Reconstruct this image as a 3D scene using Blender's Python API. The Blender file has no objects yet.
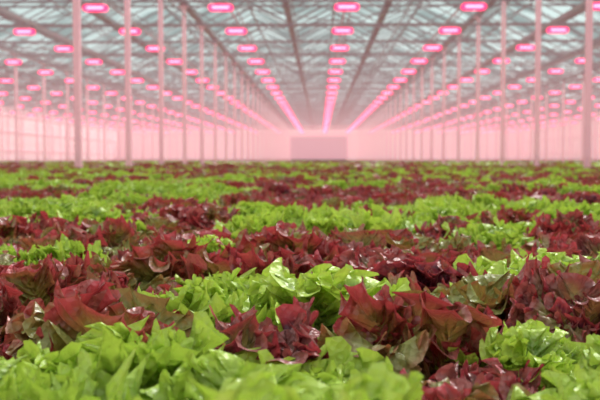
import bpy, math, random
import numpy as np
from mathutils import Vector, noise
random.seed(7); rng=np.random.RandomState(7)
scene=bpy.context.scene
COL=scene.collection
scene.view_settings.view_transform='Standard'
CZ=0.29

# ---------------------------------------------------------------- materials
def new_mat(name):
    m=bpy.data.materials.new(name); m.use_nodes=True
    nt=m.node_tree; nt.nodes.clear()
    out=nt.nodes.new('ShaderNodeOutputMaterial')
    return m,nt,out
def N(nt,t,**kw):
    n=nt.nodes.new(t)
    for k,v in kw.items(): setattr(n,k,v)
    return n
def principled(name,col,rough=.5,metal=0,noise_amt=.15,scale=6):
    m,nt,out=new_mat(name)
    p=N(nt,'ShaderNodeBsdfPrincipled'); p.inputs['Roughness'].default_value=rough; p.inputs['Metallic'].default_value=metal
    tc=N(nt,'ShaderNodeTexCoord'); no=N(nt,'ShaderNodeTexNoise'); no.inputs['Scale'].default_value=scale
    nt.links.new(tc.outputs['Object'],no.inputs['Vector'])
    mx=N(nt,'ShaderNodeMix',data_type='RGBA')
    mx.inputs[6].default_value=(*[c*(1-noise_amt) for c in col],1)
    mx.inputs[7].default_value=(*[min(1,c*(1+noise_amt)) for c in col],1)
    nt.links.new(no.outputs['Fac'],mx.inputs[0]); nt.links.new(mx.outputs[2],p.inputs['Base Color'])
    nt.links.new(p.outputs[0],out.inputs[0])
    return m
def emission(name,col,s):
    m,nt,out=new_mat(name); e=N(nt,'ShaderNodeEmission'); e.inputs[0].default_value=(*col,1); e.inputs[1].default_value=s
    nt.links.new(e.outputs[0],out.inputs[0]); return m

def math_n(nt,op,a,b=None,c=None,clamp=False):
    n=N(nt,'ShaderNodeMath',operation=op); n.use_clamp=clamp
    for i,v in enumerate((a,b,c)):
        if v is None: continue
        if isinstance(v,(int,float)): n.inputs[i].default_value=v
        else: nt.links.new(v,n.inputs[i])
    return n.outputs[0]
def mixc(nt,f,a,b):
    mx=N(nt,'ShaderNodeMix',data_type='RGBA')
    for i,v in ((0,f),(6,a),(7,b)):
        if isinstance(v,tuple): mx.inputs[i].default_value=(*v,1)
        elif isinstance(v,(int,float)): mx.inputs[i].default_value=v
        else: nt.links.new(v,mx.inputs[i])
    return mx.outputs[2]
def smooth(nt,v,a,b):
    n=N(nt,'ShaderNodeMapRange',interpolation_type='SMOOTHSTEP'); nt.links.new(v,n.inputs[0])
    n.inputs[1].default_value=a; n.inputs[2].default_value=b; return n.outputs[0]

def leaf_material(name,kind):
    m,nt,out=new_mat(name)
    at=N(nt,'ShaderNodeAttribute',attribute_name='leaf')
    sep=N(nt,'ShaderNodeSeparateColor'); nt.links.new(at.outputs['Color'],sep.inputs[0])
    t,s,r=sep.outputs[0],sep.outputs[1],sep.outputs[2]; u=at.outputs['Alpha']
    e=math_n(nt,'ADD',math_n(nt,'MULTIPLY',s,.62),math_n(nt,'MULTIPLY',t,.42),clamp=True)
    oi=N(nt,'ShaderNodeObjectInfo'); rnd=oi.outputs['Random']
    tc=N(nt,'ShaderNodeTexCoord')
    no=N(nt,'ShaderNodeTexNoise'); no.inputs['Scale'].default_value=26; no.inputs['Detail'].default_value=5
    nt.links.new(tc.outputs['Object'],no.inputs['Vector'])
    no2=N(nt,'ShaderNodeTexVoronoi'); no2.inputs['Scale'].default_value=120
    nt.links.new(tc.outputs['Object'],no2.inputs['Vector'])
    sv=math_n(nt,'SINE',math_n(nt,'MULTIPLY',u,88))
    svm=math_n(nt,'MULTIPLY',smooth(nt,sv,.80,1.0),math_n(nt,'SUBTRACT',1,s,clamp=True))
    rib=math_n(nt,'SUBTRACT',1,smooth(nt,math_n(nt,'ADD',s,math_n(nt,'MULTIPLY',t,.08)),.05,.14),clamp=True)
    vein=math_n(nt,'MAXIMUM',math_n(nt,'MULTIPLY',svm,.5),rib)
    if kind=='red':
        f=math_n(nt,'ADD',e,math_n(nt,'MULTIPLY',math_n(nt,'SUBTRACT',no.outputs['Fac'],.5),1.1))
        f=math_n(nt,'ADD',f,math_n(nt,'MULTIPLY',math_n(nt,'SUBTRACT',rnd,.5),.8))
        f=math_n(nt,'ADD',f,math_n(nt,'MULTIPLY',math_n(nt,'SUBTRACT',r,.5),.9))
        f=smooth(nt,f,.27,1.02)
        redc=mixc(nt,r,(.11,.018,.026),(.34,.042,.042))
        redc=mixc(nt,smooth(nt,rnd,.55,.95),redc,(.075,.016,.034))
        redc=mixc(nt,math_n(nt,'MULTIPLY',smooth(nt,s,.72,1.0),.8),redc,(.52,.075,.09))
        grn=mixc(nt,no.outputs['Fac'],(.14,.15,.026),(.31,.34,.06))
        col=mixc(nt,f,grn,redc)
        col=mixc(nt,math_n(nt,'MULTIPLY',vein,.45),col,(.38,.28,.13))
        geo=N(nt,'ShaderNodeNewGeometry')
        und=mixc(nt,f,(.26,.30,.09),(.28,.11,.09))
        col=mixc(nt,math_n(nt,'MULTIPLY',geo.outputs['Backfacing'],.7),col,und)
        trw=.22; rough=.34
    else:
        f=math_n(nt,'ADD',e,math_n(nt,'MULTIPLY',math_n(nt,'SUBTRACT',no.outputs['Fac'],.5),.9))
        f=smooth(nt,f,.3,1.05)
        col=mixc(nt,f,(.11,.22,.018),(.48,.66,.09))
        col=mixc(nt,math_n(nt,'MULTIPLY',rnd,.4),col,(.19,.35,.045))
        col=mixc(nt,math_n(nt,'MULTIPLY',vein,.5),col,(.52,.62,.25))
        trw=.28; rough=.38
    p=N(nt,'ShaderNodeBsdfPrincipled'); nt.links.new(col,p.inputs['Base Color']); p.inputs['Roughness'].default_value=rough
    p.inputs['IOR'].default_value=1.48
    bh=math_n(nt,'ADD',math_n(nt,'MULTIPLY',no2.outputs['Distance'],.8),math_n(nt,'ADD',math_n(nt,'MULTIPLY',sv,-.25),math_n(nt,'MULTIPLY',no.outputs['Fac'],1.8)))
    b=N(nt,'ShaderNodeBump'); b.inputs['Strength'].default_value=.7; b.inputs['Distance'].default_value=.005
    nt.links.new(bh,b.inputs['Height']); nt.links.new(b.outputs[0],p.inputs['Normal'])
    tr=N(nt,'ShaderNodeBsdfTranslucent'); nt.links.new(b.outputs[0],tr.inputs['Normal'])
    tcx=mixc(nt,.4,col,(.65,.08,.07) if kind=='red' else (.62,.84,.08)); nt.links.new(tcx,tr.inputs[0])
    ms=N(nt,'ShaderNodeMixShader'); ms.inputs[0].default_value=trw
    nt.links.new(p.outputs[0],ms.inputs[1]); nt.links.new(tr.outputs[0],ms.inputs[2]); nt.links.new(ms.outputs[0],out.inputs[0])
    return m
M_RED=leaf_material('red_leaf','red'); M_GRN=leaf_material('green_leaf','green')
M_STEEL=principled('pink_lit_steel_post',(.97,.58,.64),.45,.0,.03,3)  # white steel, with pink lamp light put into the base colour
M_TRUSS=principled('truss_steel',(.15,.16,.16),.5,.2,.1,3)
M_GUT=principled('white_gutter',(.7,.7,.7),.4)
M_SOIL=principled('dark_substrate',(.02,.016,.012),.9,0,.5,40)
M_CONC=principled('concrete_floor',(.35,.33,.32),.8,0,.2,2)
M_HOT=emission('led_magenta',(1.0,.02,.15),2.3)
M_CORE=emission('led_pink_core',(1.0,.28,.44),3.2)
M_HOUS=principled('lamp_housing',(.25,.24,.24),.4,.3)
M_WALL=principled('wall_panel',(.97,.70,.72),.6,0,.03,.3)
M_DOOR=principled('door_panel',(.36,.25,.30),.6,0,.06,.5)
M_RAIL=principled('aluminium_bar',(.12,.15,.15),.5,.2)

m,nt,out=new_mat('roof_glass'); M_GLASS=m
tr=N(nt,'ShaderNodeBsdfTransparent'); tr.inputs[0].default_value=(.84,.94,.92,1)
df=N(nt,'ShaderNodeBsdfTranslucent'); df.inputs[0].default_value=(.62,.87,.84,1)
tc=N(nt,'ShaderNodeTexCoord'); no=N(nt,'ShaderNodeTexNoise'); no.inputs['Scale'].default_value=.5
nt.links.new(tc.outputs['Object'],no.inputs['Vector'])
ms=N(nt,'ShaderNodeMixShader'); nt.links.new(math_n(nt,'MULTIPLY',smooth(nt,no.outputs['Fac'],.38,.62),.28),ms.inputs[0])
nt.links.new(tr.outputs[0],ms.inputs[1]); nt.links.new(df.outputs[0],ms.inputs[2]); nt.links.new(ms.outputs[0],out.inputs[0])

# ---------------------------------------------------------------- mesh builder
class MB:
    def __init__(s): s.v=[]; s.f=[]; s.m=[]
    def add(s,vs,fs,mi=0):
        o=len(s.v); s.v+=[tuple(v) for v in vs]; s.f+=[tuple(o+i for i in f) for f in fs]; s.m+=[mi]*len(fs)
    def box(s,c,d,mi=0):
        x,y,z=c; a,b,e=d[0]/2,d[1]/2,d[2]/2
        vs=[(x-a,y-b,z-e),(x+a,y-b,z-e),(x+a,y+b,z-e),(x-a,y+b,z-e),(x-a,y-b,z+e),(x+a,y-b,z+e),(x+a,y+b,z+e),(x-a,y+b,z+e)]
        s.add(vs,[(0,3,2,1),(4,5,6,7),(0,1,5,4),(1,2,6,5),(2,3,7,6),(3,0,4,7)],mi)
    def beam(s,p0,p1,w,h=None,mi=0):
        h=h or w; p0=Vector(p0);p1=Vector(p1); d=(p1-p0).normalized()
        up=Vector((0,0,1)) if abs(d.z)<.95 else Vector((0,1,0))
        a=d.cross(up).normalized()*w/2; b=a.cross(d).normalized()*h/2
        vs=[p+q for p in (p0,p1) for q in (a+b,a-b,-a-b,-a+b)]
        s.add(vs,[(0,1,2,3),(7,6,5,4),(0,4,5,1),(1,5,6,2),(2,6,7,3),(3,7,4,0)],mi)
    def obj(s,name,mats,smooth=False,col=None,parent=None):
        me=bpy.data.meshes.new(name); me.from_pydata(s.v,[],s.f)
        for m in mats: me.materials.append(m)
        me.polygons.foreach_set('material_index',s.m)
        if smooth: me.polygons.foreach_set('use_smooth',[True]*len(s.f))
        me.update(); o=bpy.data.objects.new(name,me); (col or COL).objects.link(o)
        if parent: o.parent=parent
        return o

# ---------------------------------------------------------------- lettuce
def leaf(L,W,tilt0,curl,az,nu,nv,r,kind):
    u=np.linspace(-1,1,nu)[:,None]*np.ones((1,nv)); v=np.linspace(0,1,nv)[None,:]*np.ones((nu,1))
    a=np.abs(u); sg=np.sign(u)+(u==0)
    p=r.rand(12)*6.28
    bx=sg*W*.5*np.sin(np.pi*a**.72)**.85+sg*.05*W*np.clip(a*6,0,1)
    by=L*(.5+.5*np.cos(np.pi*a**1.05))
    my=L*.76*(1-a)**1.25
    if kind=='red':
        nl=3.2; d=.26; wv=(3,9,19); am=(.060,.098,.066)
    else:
        nl=4.2; d=.36; wv=(4,11,23); am=(.055,.096,.070)
    ph=np.pi*nl*u+p[0]+.5*np.sin(3*u+p[1])
    notch=1-np.abs(np.sin(ph))**.55
    teeth=np.sin(2*np.pi*13*u+p[2])*.5+np.sin(2*np.pi*8*u+p[3])*.5
    vs=v*(1-d*notch*v*v*(1-.4*a)+.06*teeth*v*v)
    x=bx*vs; y=my+(by-my)*vs
    A=L*r.uniform(.85,1.3); grow=np.clip((1-a)*5,0,1)*.8+.2
    w1=np.pi*wv[0]*u+p[4]; w2=np.pi*wv[1]*u+p[5]+.6*np.sin(4*u+p[8]); w3=np.pi*wv[2]*u+p[6]
    m2=.65+.5*np.sin(5*u+p[7])
    z=A*grow*(am[0]*v**1.3*np.sin(w1)+am[1]*m2*v**1.8*np.sin(w2)+am[2]*v**2.8*np.sin(w3))
    tx=np.gradient(bx,axis=0); ty=np.gradient(by,axis=0); tl=np.sqrt(tx**2+ty**2)+1e-9; tx/=tl; ty/=tl
    ov=A*grow*(am[1]*.9*m2*v**2.2*np.sin(w2+1.57)*np.cos(w2+0.3)+am[2]*.9*v**3*np.cos(w3))
    x=x+tx*ov; y=y+ty*ov
    z=z+r.uniform(-.14,.16)*L*v**3.5*grow
    z=z+(.16 if kind!='red' else r.uniform(-.05,.16))*W*(x/(W*.5))**2
    z=z+L*.026*np.sin(2*np.pi*9*u+p[9])*np.sin(np.pi*v)*grow
    z=z+L*.016*np.sin(2*np.pi*17*u+p[10])*np.sin(2*np.pi*v+p[11])*grow
    K=60; tt=np.linspace(-.3,1.6,K); aa=tilt0+curl*np.sign(tt)*np.abs(tt)**1.6
    dy=np.sin(aa)*(tt[1]-tt[0])*L; dz=np.cos(aa)*(tt[1]-tt[0])*L
    Y=np.cumsum(dy); Z=np.cumsum(dz); i0=np.argmin(np.abs(tt)); Y-=Y[i0]; Z-=Z[i0]
    yy=np.interp(y/L,tt,Y); zz=np.interp(y/L,tt,Z); an=np.interp(y/L,tt,aa)
    R=yy - z*np.cos(an); H=zz + z*np.sin(an)
    tw=r.uniform(-.5,.5)*np.clip(y/L,0,1.2)
    ca,sa=np.cos(az+tw),np.sin(az+tw)
    V=np.stack([x*ca-R*sa, x*sa+R*ca, H],-1).reshape(-1,3)
    At=np.stack([np.clip(y/L,0,1),v,np.full_like(v,r.rand()),u*.5+.5],-1).reshape(-1,4)
    idx=np.arange(nu*nv).reshape(nu,nv)
    F=np.stack([idx[:-1,:-1],idx[:-1,1:],idx[1:,1:],idx[1:,:-1]],-1).reshape(-1,4)
    return V,At,F
def lettuce(name,kind,seed,n,nu,nv,col):
    r=np.random.RandomState(seed); Vs=[];As=[];Fs=[];o=0
    for i in range(n):
        f=(i+.5)/n
        az=i*2.39996+r.uniform(-.4,.4)
        if kind=='red':
            L=(.086+.046*f)*r.uniform(.75,1.2); W=L*r.uniform(.75,1.02)
            tilt=math.radians(12+46*f+r.uniform(-22,22)); curl=math.radians(20+34*f+r.uniform(-40,55))
        else:
            L=(.080+.055*f)*r.uniform(.78,1.2); W=L*r.uniform(.85,1.1)
            tilt=math.radians(4+50*f+r.uniform(-18,18)); curl=math.radians(18+36*f+r.uniform(-30,42))
        V,A,F=leaf(L,W,tilt,curl,az,nu,nv,r,kind)
        rad=.006+.018*f; ja=az+r.uniform(-.6,.6)
        V[:,0]+=-math.sin(ja)*rad; V[:,1]+=math.cos(ja)*rad
        V[:,2]+=.048*(1-f)+.020
        Vs.append(V);As.append(A);Fs.append(F+o);o+=len(V)
    V=np.concatenate(Vs);A=np.concatenate(As);F=np.concatenate(Fs)
    V[:,2]=np.maximum(V[:,2],.002)
    me=bpy.data.meshes.new(name); me.vertices.add(len(V)); me.vertices.foreach_set('co',V.astype('f').ravel())
    me.loops.add(F.size); me.loops.foreach_set('vertex_index',F.astype('i').ravel())
    me.polygons.add(len(F)); me.polygons.foreach_set('loop_start',np.arange(0,F.size,4,dtype='i'))
    me.polygons.foreach_set('use_smooth',np.ones(len(F),dtype=bool))
    me.update(calc_edges=True); me.validate()
    at=me.attributes.new('leaf','FLOAT_COLOR','POINT'); at.data.foreach_set('color',A.astype('f').ravel())
    me.materials.append(M_RED if kind=='red' else M_GRN)
    ob=bpy.data.objects.new(name,me); col.objects.link(ob); return ob

def src_collection(name,kind,cnt,n,a,b,seed):
    c=bpy.data.collections.new(name)
    for i in range(cnt): lettuce(f'{name}_{i:02d}',kind,seed+i,n,a,b,c)
    return c
C_RH=src_collection('red_lettuce_plants','red',8,27,140,16,10)
C_GH=src_collection('green_lettuce_plants','green',8,28,140,16,40)
C_RL=src_collection('red_lettuce_small','red',4,14,31,6,70)
C_GL=src_collection('green_lettuce_small','green',4,14,31,6,90)

def scatter(name,pts,coll):
    P=np.array(pts,dtype='f'); me=bpy.data.meshes.new(name); me.vertices.add(len(P))
    me.vertices.foreach_set('co',P[:,:3].ravel())
    a=me.attributes.new('rot','FLOAT_VECTOR','POINT'); a.data.foreach_set('vector',P[:,3:6].ravel())
    a=me.attributes.new('scl','FLOAT_VECTOR','POINT'); a.data.foreach_set('vector',P[:,6:9].ravel())
    a=me.attributes.new('idx','INT','POINT'); a.data.foreach_set('value',P[:,9].astype('i'))
    ob=bpy.data.objects.new(name,me); COL.objects.link(ob)
    g=bpy.data.node_groups.new(name+'_gn','GeometryNodeTree')
    g.interface.new_socket('Geometry',in_out='INPUT',socket_type='NodeSocketGeometry')
    g.interface.new_socket('Geometry',in_out='OUTPUT',socket_type='NodeSocketGeometry')
    gi=g.nodes.new('NodeGroupInput'); go=g.nodes.new('NodeGroupOutput')
    ci=g.nodes.new('GeometryNodeCollectionInfo'); ci.inputs['Collection'].default_value=coll
    ci.inputs['Separate Children'].default_value=True; ci.inputs['Reset Children'].default_value=True
    iop=g.nodes.new('GeometryNodeInstanceOnPoints'); iop.inputs['Pick Instance'].default_value=True
    def na(nm,dt):
        n=g.nodes.new('GeometryNodeInputNamedAttribute'); n.data_type=dt; n.inputs[0].default_value=nm
        return [o for o in n.outputs if o.enabled and o.name=='Attribute'][0]
    er=g.nodes.new('FunctionNodeEulerToRotation')
    g.links.new(gi.outputs[0],iop.inputs['Points']); g.links.new(ci.outputs[0],iop.inputs['Instance'])
    g.links.new(na('rot','FLOAT_VECTOR'),er.inputs[0]); g.links.new(er.outputs[0],iop.inputs['Rotation'])
    g.links.new(na('scl','FLOAT_VECTOR'),iop.inputs['Scale']); g.links.new(na('idx','INT'),iop.inputs['Instance Index'])
    g.links.new(iop.outputs[0],go.inputs[0])
    md=ob.modifiers.new('plants','NODES'); md.node_group=g
    return ob

# green clumps in the near bed (world metres: x, y, rx, ry)
GREEN=[(-.08,.60,.13,.23),(-.23,.50,.05,.20),(.235,.88,.06,.07),(.215,.62,.05,.07),(.155,.48,.05,.06),(.30,.75,.05,.07),
       (-.06,1.16,.125,.25),
       (-.56,1.55,.12,.12),(.36,1.40,.14,.15),(.22,1.45,.07,.1),(-.13,2.3,.16,.25),(.37,2.7,.22,.25),
       (-.26,1.70,.07,.08),(.42,2.0,.1,.12),(-.9,2.2,.2,.2)]
def is_green(x,y):
    for a,b,c,d in GREEN:
        if ((x-a)/c)**2+((y-b)/d)**2<1: return True
    if y<2.0 and abs(x)<1.0: return False
    v=noise.noise(Vector((x*1.5,y*1.0,3.3)))+.8*noise.noise(Vector((x*3.4,y*2.6,9.1)))
    if y>6: v+=.5*noise.noise(Vector((x*.3,y*.16,1.7)))
    return v+random.uniform(-.35,.35)>.21
PX=(-24.45,-14.45,-4.45,5.55,15.55,25.55)
def field(y0,y1,sp,jit,sc,zsc,nv):
    R=[];G=[];y=y0;k=0
    while y<y1:
        hw=min(29.0,.37*y+.9)
        nx=int(hw/sp)+1
        for i in range(-nx,nx+1):
            x=i*sp+(sp/2 if k%2 else 0)+random.uniform(-jit,jit)
            yy=y+random.uniform(-jit,jit)
            if abs(x)>29.3: continue
            if min(abs(x-q) for q in PX)<.10: continue
            g=is_green(x,yy); s=random.uniform(.82,1.2)*sc
            z=random.uniform(-.014,.018)
            (G if g else R).append((x,yy,z+.003,random.uniform(-.28,.28),random.uniform(-.28,.28),random.uniform(0,6.28),s,s,zsc*random.uniform(.86,1.14),random.randrange(nv)))
        y+=sp*.92; k+=1
    return R,G
R,G=field(.22,5.6,.145,.02,.82,.83,8); scatter('red_leaf_lettuce',R,C_RH)
G=[(*g[:6],g[6]*1.06,g[7]*1.06,g[8]*1.06,g[9]) for g in G]; scatter('green_leaf_lettuce',G,C_GH)
R,G=field(5.7,20,.165,.03,.84,.84,4); scatter('red_leaf_lettuce.001',R,C_RL); scatter('green_leaf_lettuce.001',G,C_GL)
R,G=field(20.2,132,.44,.10,2.1,.88,4); scatter('red_leaf_lettuce.002',R,C_RL); scatter('green_leaf_lettuce.002',G,C_GL)

b=MB(); ed=[-29.3]+[v for q in PX for v in (q-.09,q+.09)]+[29.3]
for i in range(0,len(ed),2):
    b.box(((ed[i]+ed[i+1])/2,66,-.02),(ed[i+1]-ed[i],132.4,.04),0)
b.obj('growing_bed',[M_SOIL])
b=MB()
for i in range(-24,25):
    if min(abs(i*1.2-q) for q in PX)<.2: continue
    b.box((i*1.2,66,-.10),(.08,132,.12),0)
for j in range(0,133,6):
    for i in range(-8,9): b.box((i*3.6,j,-.51),(.06,.06,.70),0)
b.obj('bench_frame',[M_GUT])

# ---------------------------------------------------------------- shell
YE=134.0; XW=30.0; Y0=-12
b=MB(); b.box((0,(YE+Y0)/2,-.91),(2*XW,YE-Y0,.1)); b.obj('floor',[M_CONC])
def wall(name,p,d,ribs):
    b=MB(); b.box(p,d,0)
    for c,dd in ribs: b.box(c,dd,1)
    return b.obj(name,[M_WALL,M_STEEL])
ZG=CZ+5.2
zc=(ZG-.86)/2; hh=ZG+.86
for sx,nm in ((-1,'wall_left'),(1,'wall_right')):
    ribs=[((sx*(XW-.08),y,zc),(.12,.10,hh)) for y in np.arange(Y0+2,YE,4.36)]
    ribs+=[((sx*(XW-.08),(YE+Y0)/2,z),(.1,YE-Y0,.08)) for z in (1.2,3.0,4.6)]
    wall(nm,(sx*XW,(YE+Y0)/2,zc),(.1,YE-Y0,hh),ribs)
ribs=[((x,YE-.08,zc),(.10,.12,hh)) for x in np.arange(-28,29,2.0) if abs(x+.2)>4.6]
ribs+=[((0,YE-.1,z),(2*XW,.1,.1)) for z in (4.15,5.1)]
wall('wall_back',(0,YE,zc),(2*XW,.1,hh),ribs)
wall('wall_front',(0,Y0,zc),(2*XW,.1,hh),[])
b=MB(); b.box((-.2,YE-.16,1.4),(8.4,.08,4.6),0)
for i in range(15): b.box((-4.1+i*.56,YE-.22,1.4),(.06,.05,4.5),0)
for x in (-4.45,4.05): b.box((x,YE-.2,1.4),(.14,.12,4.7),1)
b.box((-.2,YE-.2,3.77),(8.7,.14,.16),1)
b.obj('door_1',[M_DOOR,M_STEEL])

GW=10.0/3; XG0=-4.45
gx=[XG0+i*GW for i in range(-8,12)]
gx=[x for x in gx if abs(x)<=XW+1.5]
ZR=ZG+.85
glass=MB(); bars=MB()
for i in range(len(gx)-1):
    a,c=gx[i],gx[i+1]; mid=(a+c)/2
    glass.add([(a,Y0,ZG),(a,YE,ZG),(mid,YE,ZR),(mid,Y0,ZR)],[(0,1,2,3)])
    glass.add([(mid,Y0,ZR),(mid,YE,ZR),(c,YE,ZG),(c,Y0,ZG)],[(0,1,2,3)])
    bars.beam((mid,Y0,ZR),(mid,YE,ZR),.07,.07)
    for y in np.arange(Y0,YE,1.45):
        bars.beam((a,y,ZG-.01),(mid,y,ZR-.01),.04,.05); bars.beam((mid,y,ZR-.01),(c,y,ZG-.01),.04,.05)
for x in gx: bars.box((x,(YE+Y0)/2,ZG-.06),(.22,YE-Y0,.14))
ceil=bpy.data.objects.new('ceiling',None); COL.objects.link(ceil)
glass.obj('roof_glazing',[M_GLASS],parent=ceil); bars.obj('glazing_bars',[M_RAIL],parent=ceil)

posts=MB(); truss=MB()
rows=[(-4.45,16.5),(-14.45,16.5),(-24.45,16.5),(5.55,18.85),(15.55,18.85),(25.55,18.85)]
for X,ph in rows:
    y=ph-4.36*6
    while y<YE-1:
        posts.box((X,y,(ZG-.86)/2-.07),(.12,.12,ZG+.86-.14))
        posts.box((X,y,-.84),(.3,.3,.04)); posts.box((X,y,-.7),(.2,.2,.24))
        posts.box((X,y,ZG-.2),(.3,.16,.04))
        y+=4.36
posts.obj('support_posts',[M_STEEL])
ZT,ZB=ZG-.18,ZG-.78
y=16.5-4.36*6
while y<YE-1:
    truss.box((0,y,ZT),(2*XW-.2,.06,.06)); truss.box((0,y,ZB),(2*XW-.2,.06,.06))
    n=int(2*XW/1.11)
    for i in range(n):
        x0=-XW+.1+i*1.11
        if i%2==0: truss.beam((x0,y,ZB),(x0+1.11,y,ZT),.035)
        else: truss.beam((x0,y,ZT),(x0+1.11,y,ZB),.035)
    y+=4.36
for x in np.arange(-29,29.1,1.66):
    truss.box((x,(YE+Y0)/2,ZB-.05),(.03,YE-Y0,.03))
for X in (-24.45,-14.45,-4.45,5.55,15.55):
    for k in range(-3,13):
        y=16.5+8.72*k
        if y+8.72<YE-1:
            truss.beam((X,y,ZB+.1),(X+10,y+8.72,ZB+.1),.03); truss.beam((X+10,y,ZB+.14),(X,y+8.72,ZB+.14),.03)
truss.obj('roof_trusses',[M_TRUSS])

def pill(mb,c,w,d,h,mi,seg=7):
    pts=[]
    r=h/2
    for side in (1,-1):
        for k in range(seg+1):
            a=-math.pi/2+math.pi*k/seg
            pts.append((side*(w/2-r)+side*r*math.cos(a),side*r*math.sin(a)))
    n=len(pts); vs=[]
    for yy,sc in ((-d/2,.82),(-d/2+.02,1),(d/2-.02,1),(d/2,.82)):
        vs+=[(c[0]+px*(1 if sc==1 else (w-.04)/w),c[1]+yy,c[2]+pz*sc) for px,pz in pts]
    fs=[]
    for l in range(3):
        for k in range(n): fs.append((l*n+k,l*n+(k+1)%n,(l+1)*n+(k+1)%n,(l+1)*n+k))
    fs.append(tuple(range(n))[::-1]); fs.append(tuple(range(3*n,4*n)))
    mb.add(vs,fs,mi)
lamps=MB()
for nx in range(-9,9):
    X=.70+3.31*nx
    if abs(X)>29: continue
    lamps.box((X,(YE+Y0)/2,CZ+4.0+.36),(.05,YE-Y0-2,.06),2)
    for k in range(-7,26):
        y=23.8+4.32*k
        z=CZ+4.0
        pill(lamps,(X,y,z),.66,.18,.18,0)
        pill(lamps,(X,y,z-.005),.46,.22,.075,1)
        lamps.box((X,y,z+.12),(.36,.18,.06),2)
        for q in (-.12,.12): lamps.beam((X+q,y,z+.13),(X+q,y,z+.36),.012,mi=2)
        lamps.beam((X,y,z+.38),(X,y,ZB-.05),.012,mi=2)
lamps.obj('led_grow_lights',[M_HOT,M_CORE,M_HOUS])

m,nt,out=new_mat('lamp_glow_air')
SIG=.0032
va=N(nt,'ShaderNodeVolumeAbsorption'); va.inputs[0].default_value=(0,0,0,1); va.inputs[1].default_value=SIG
em=N(nt,'ShaderNodeEmission'); em.inputs[0].default_value=(1.0,.50,.54,1); em.inputs[1].default_value=SIG*2.0  # air emits pink itself, standing in for scattered lamp light
ad=N(nt,'ShaderNodeAddShader'); nt.links.new(va.outputs[0],ad.inputs[0]); nt.links.new(em.outputs[0],ad.inputs[1]); nt.links.new(ad.outputs[0],out.inputs['Volume'])
b=MB(); b.box((0,(YE+Y0)/2,(CZ+.04+ZG-.95)/2),(2*XW-.4,YE-Y0-.6,ZG-.95-CZ-.04)); b.obj('lamp_glow_haze',[m])

# ---------------------------------------------------------------- light
w=bpy.data.worlds.new('overcast_sky'); scene.world=w; w.use_nodes=True; nt=w.node_tree; nt.nodes.clear()
out=N(nt,'ShaderNodeOutputWorld'); bg=N(nt,'ShaderNodeBackground'); tc=N(nt,'ShaderNodeTexCoord'); sp=N(nt,'ShaderNodeSeparateXYZ')
nt.links.new(tc.outputs['Generated'],sp.inputs[0])
mr=smooth(nt,sp.outputs[2],.15,.8)
c=mixc(nt,mr,(.23,.39,.38),(2.0,1.80,1.82))
nt.links.new(c,bg.inputs[0]); bg.inputs[1].default_value=1.0; nt.links.new(bg.outputs[0],out.inputs[0])
sd=bpy.data.lights.new('sun','SUN'); sd.energy=6.2; sd.angle=math.radians(18); sd.color=(1,.87,.86)
so=bpy.data.objects.new('sun',sd); COL.objects.link(so); so.rotation_euler=(math.radians(-38),math.radians(24),0)

# ---------------------------------------------------------------- camera
cd=bpy.data.cameras.new('camera'); cam=bpy.data.objects.new('camera',cd); COL.objects.link(cam); scene.camera=cam
cd.sensor_width=36; cd.lens=54; cd.clip_end=400; cd.clip_start=.02
cam.location=(0,0,CZ); cam.rotation_euler=(math.pi/2-math.atan(40/900),0,math.atan(20/900))
cd.dof.use_dof=True; cd.dof.focus_distance=1.05; cd.dof.aperture_fstop=11
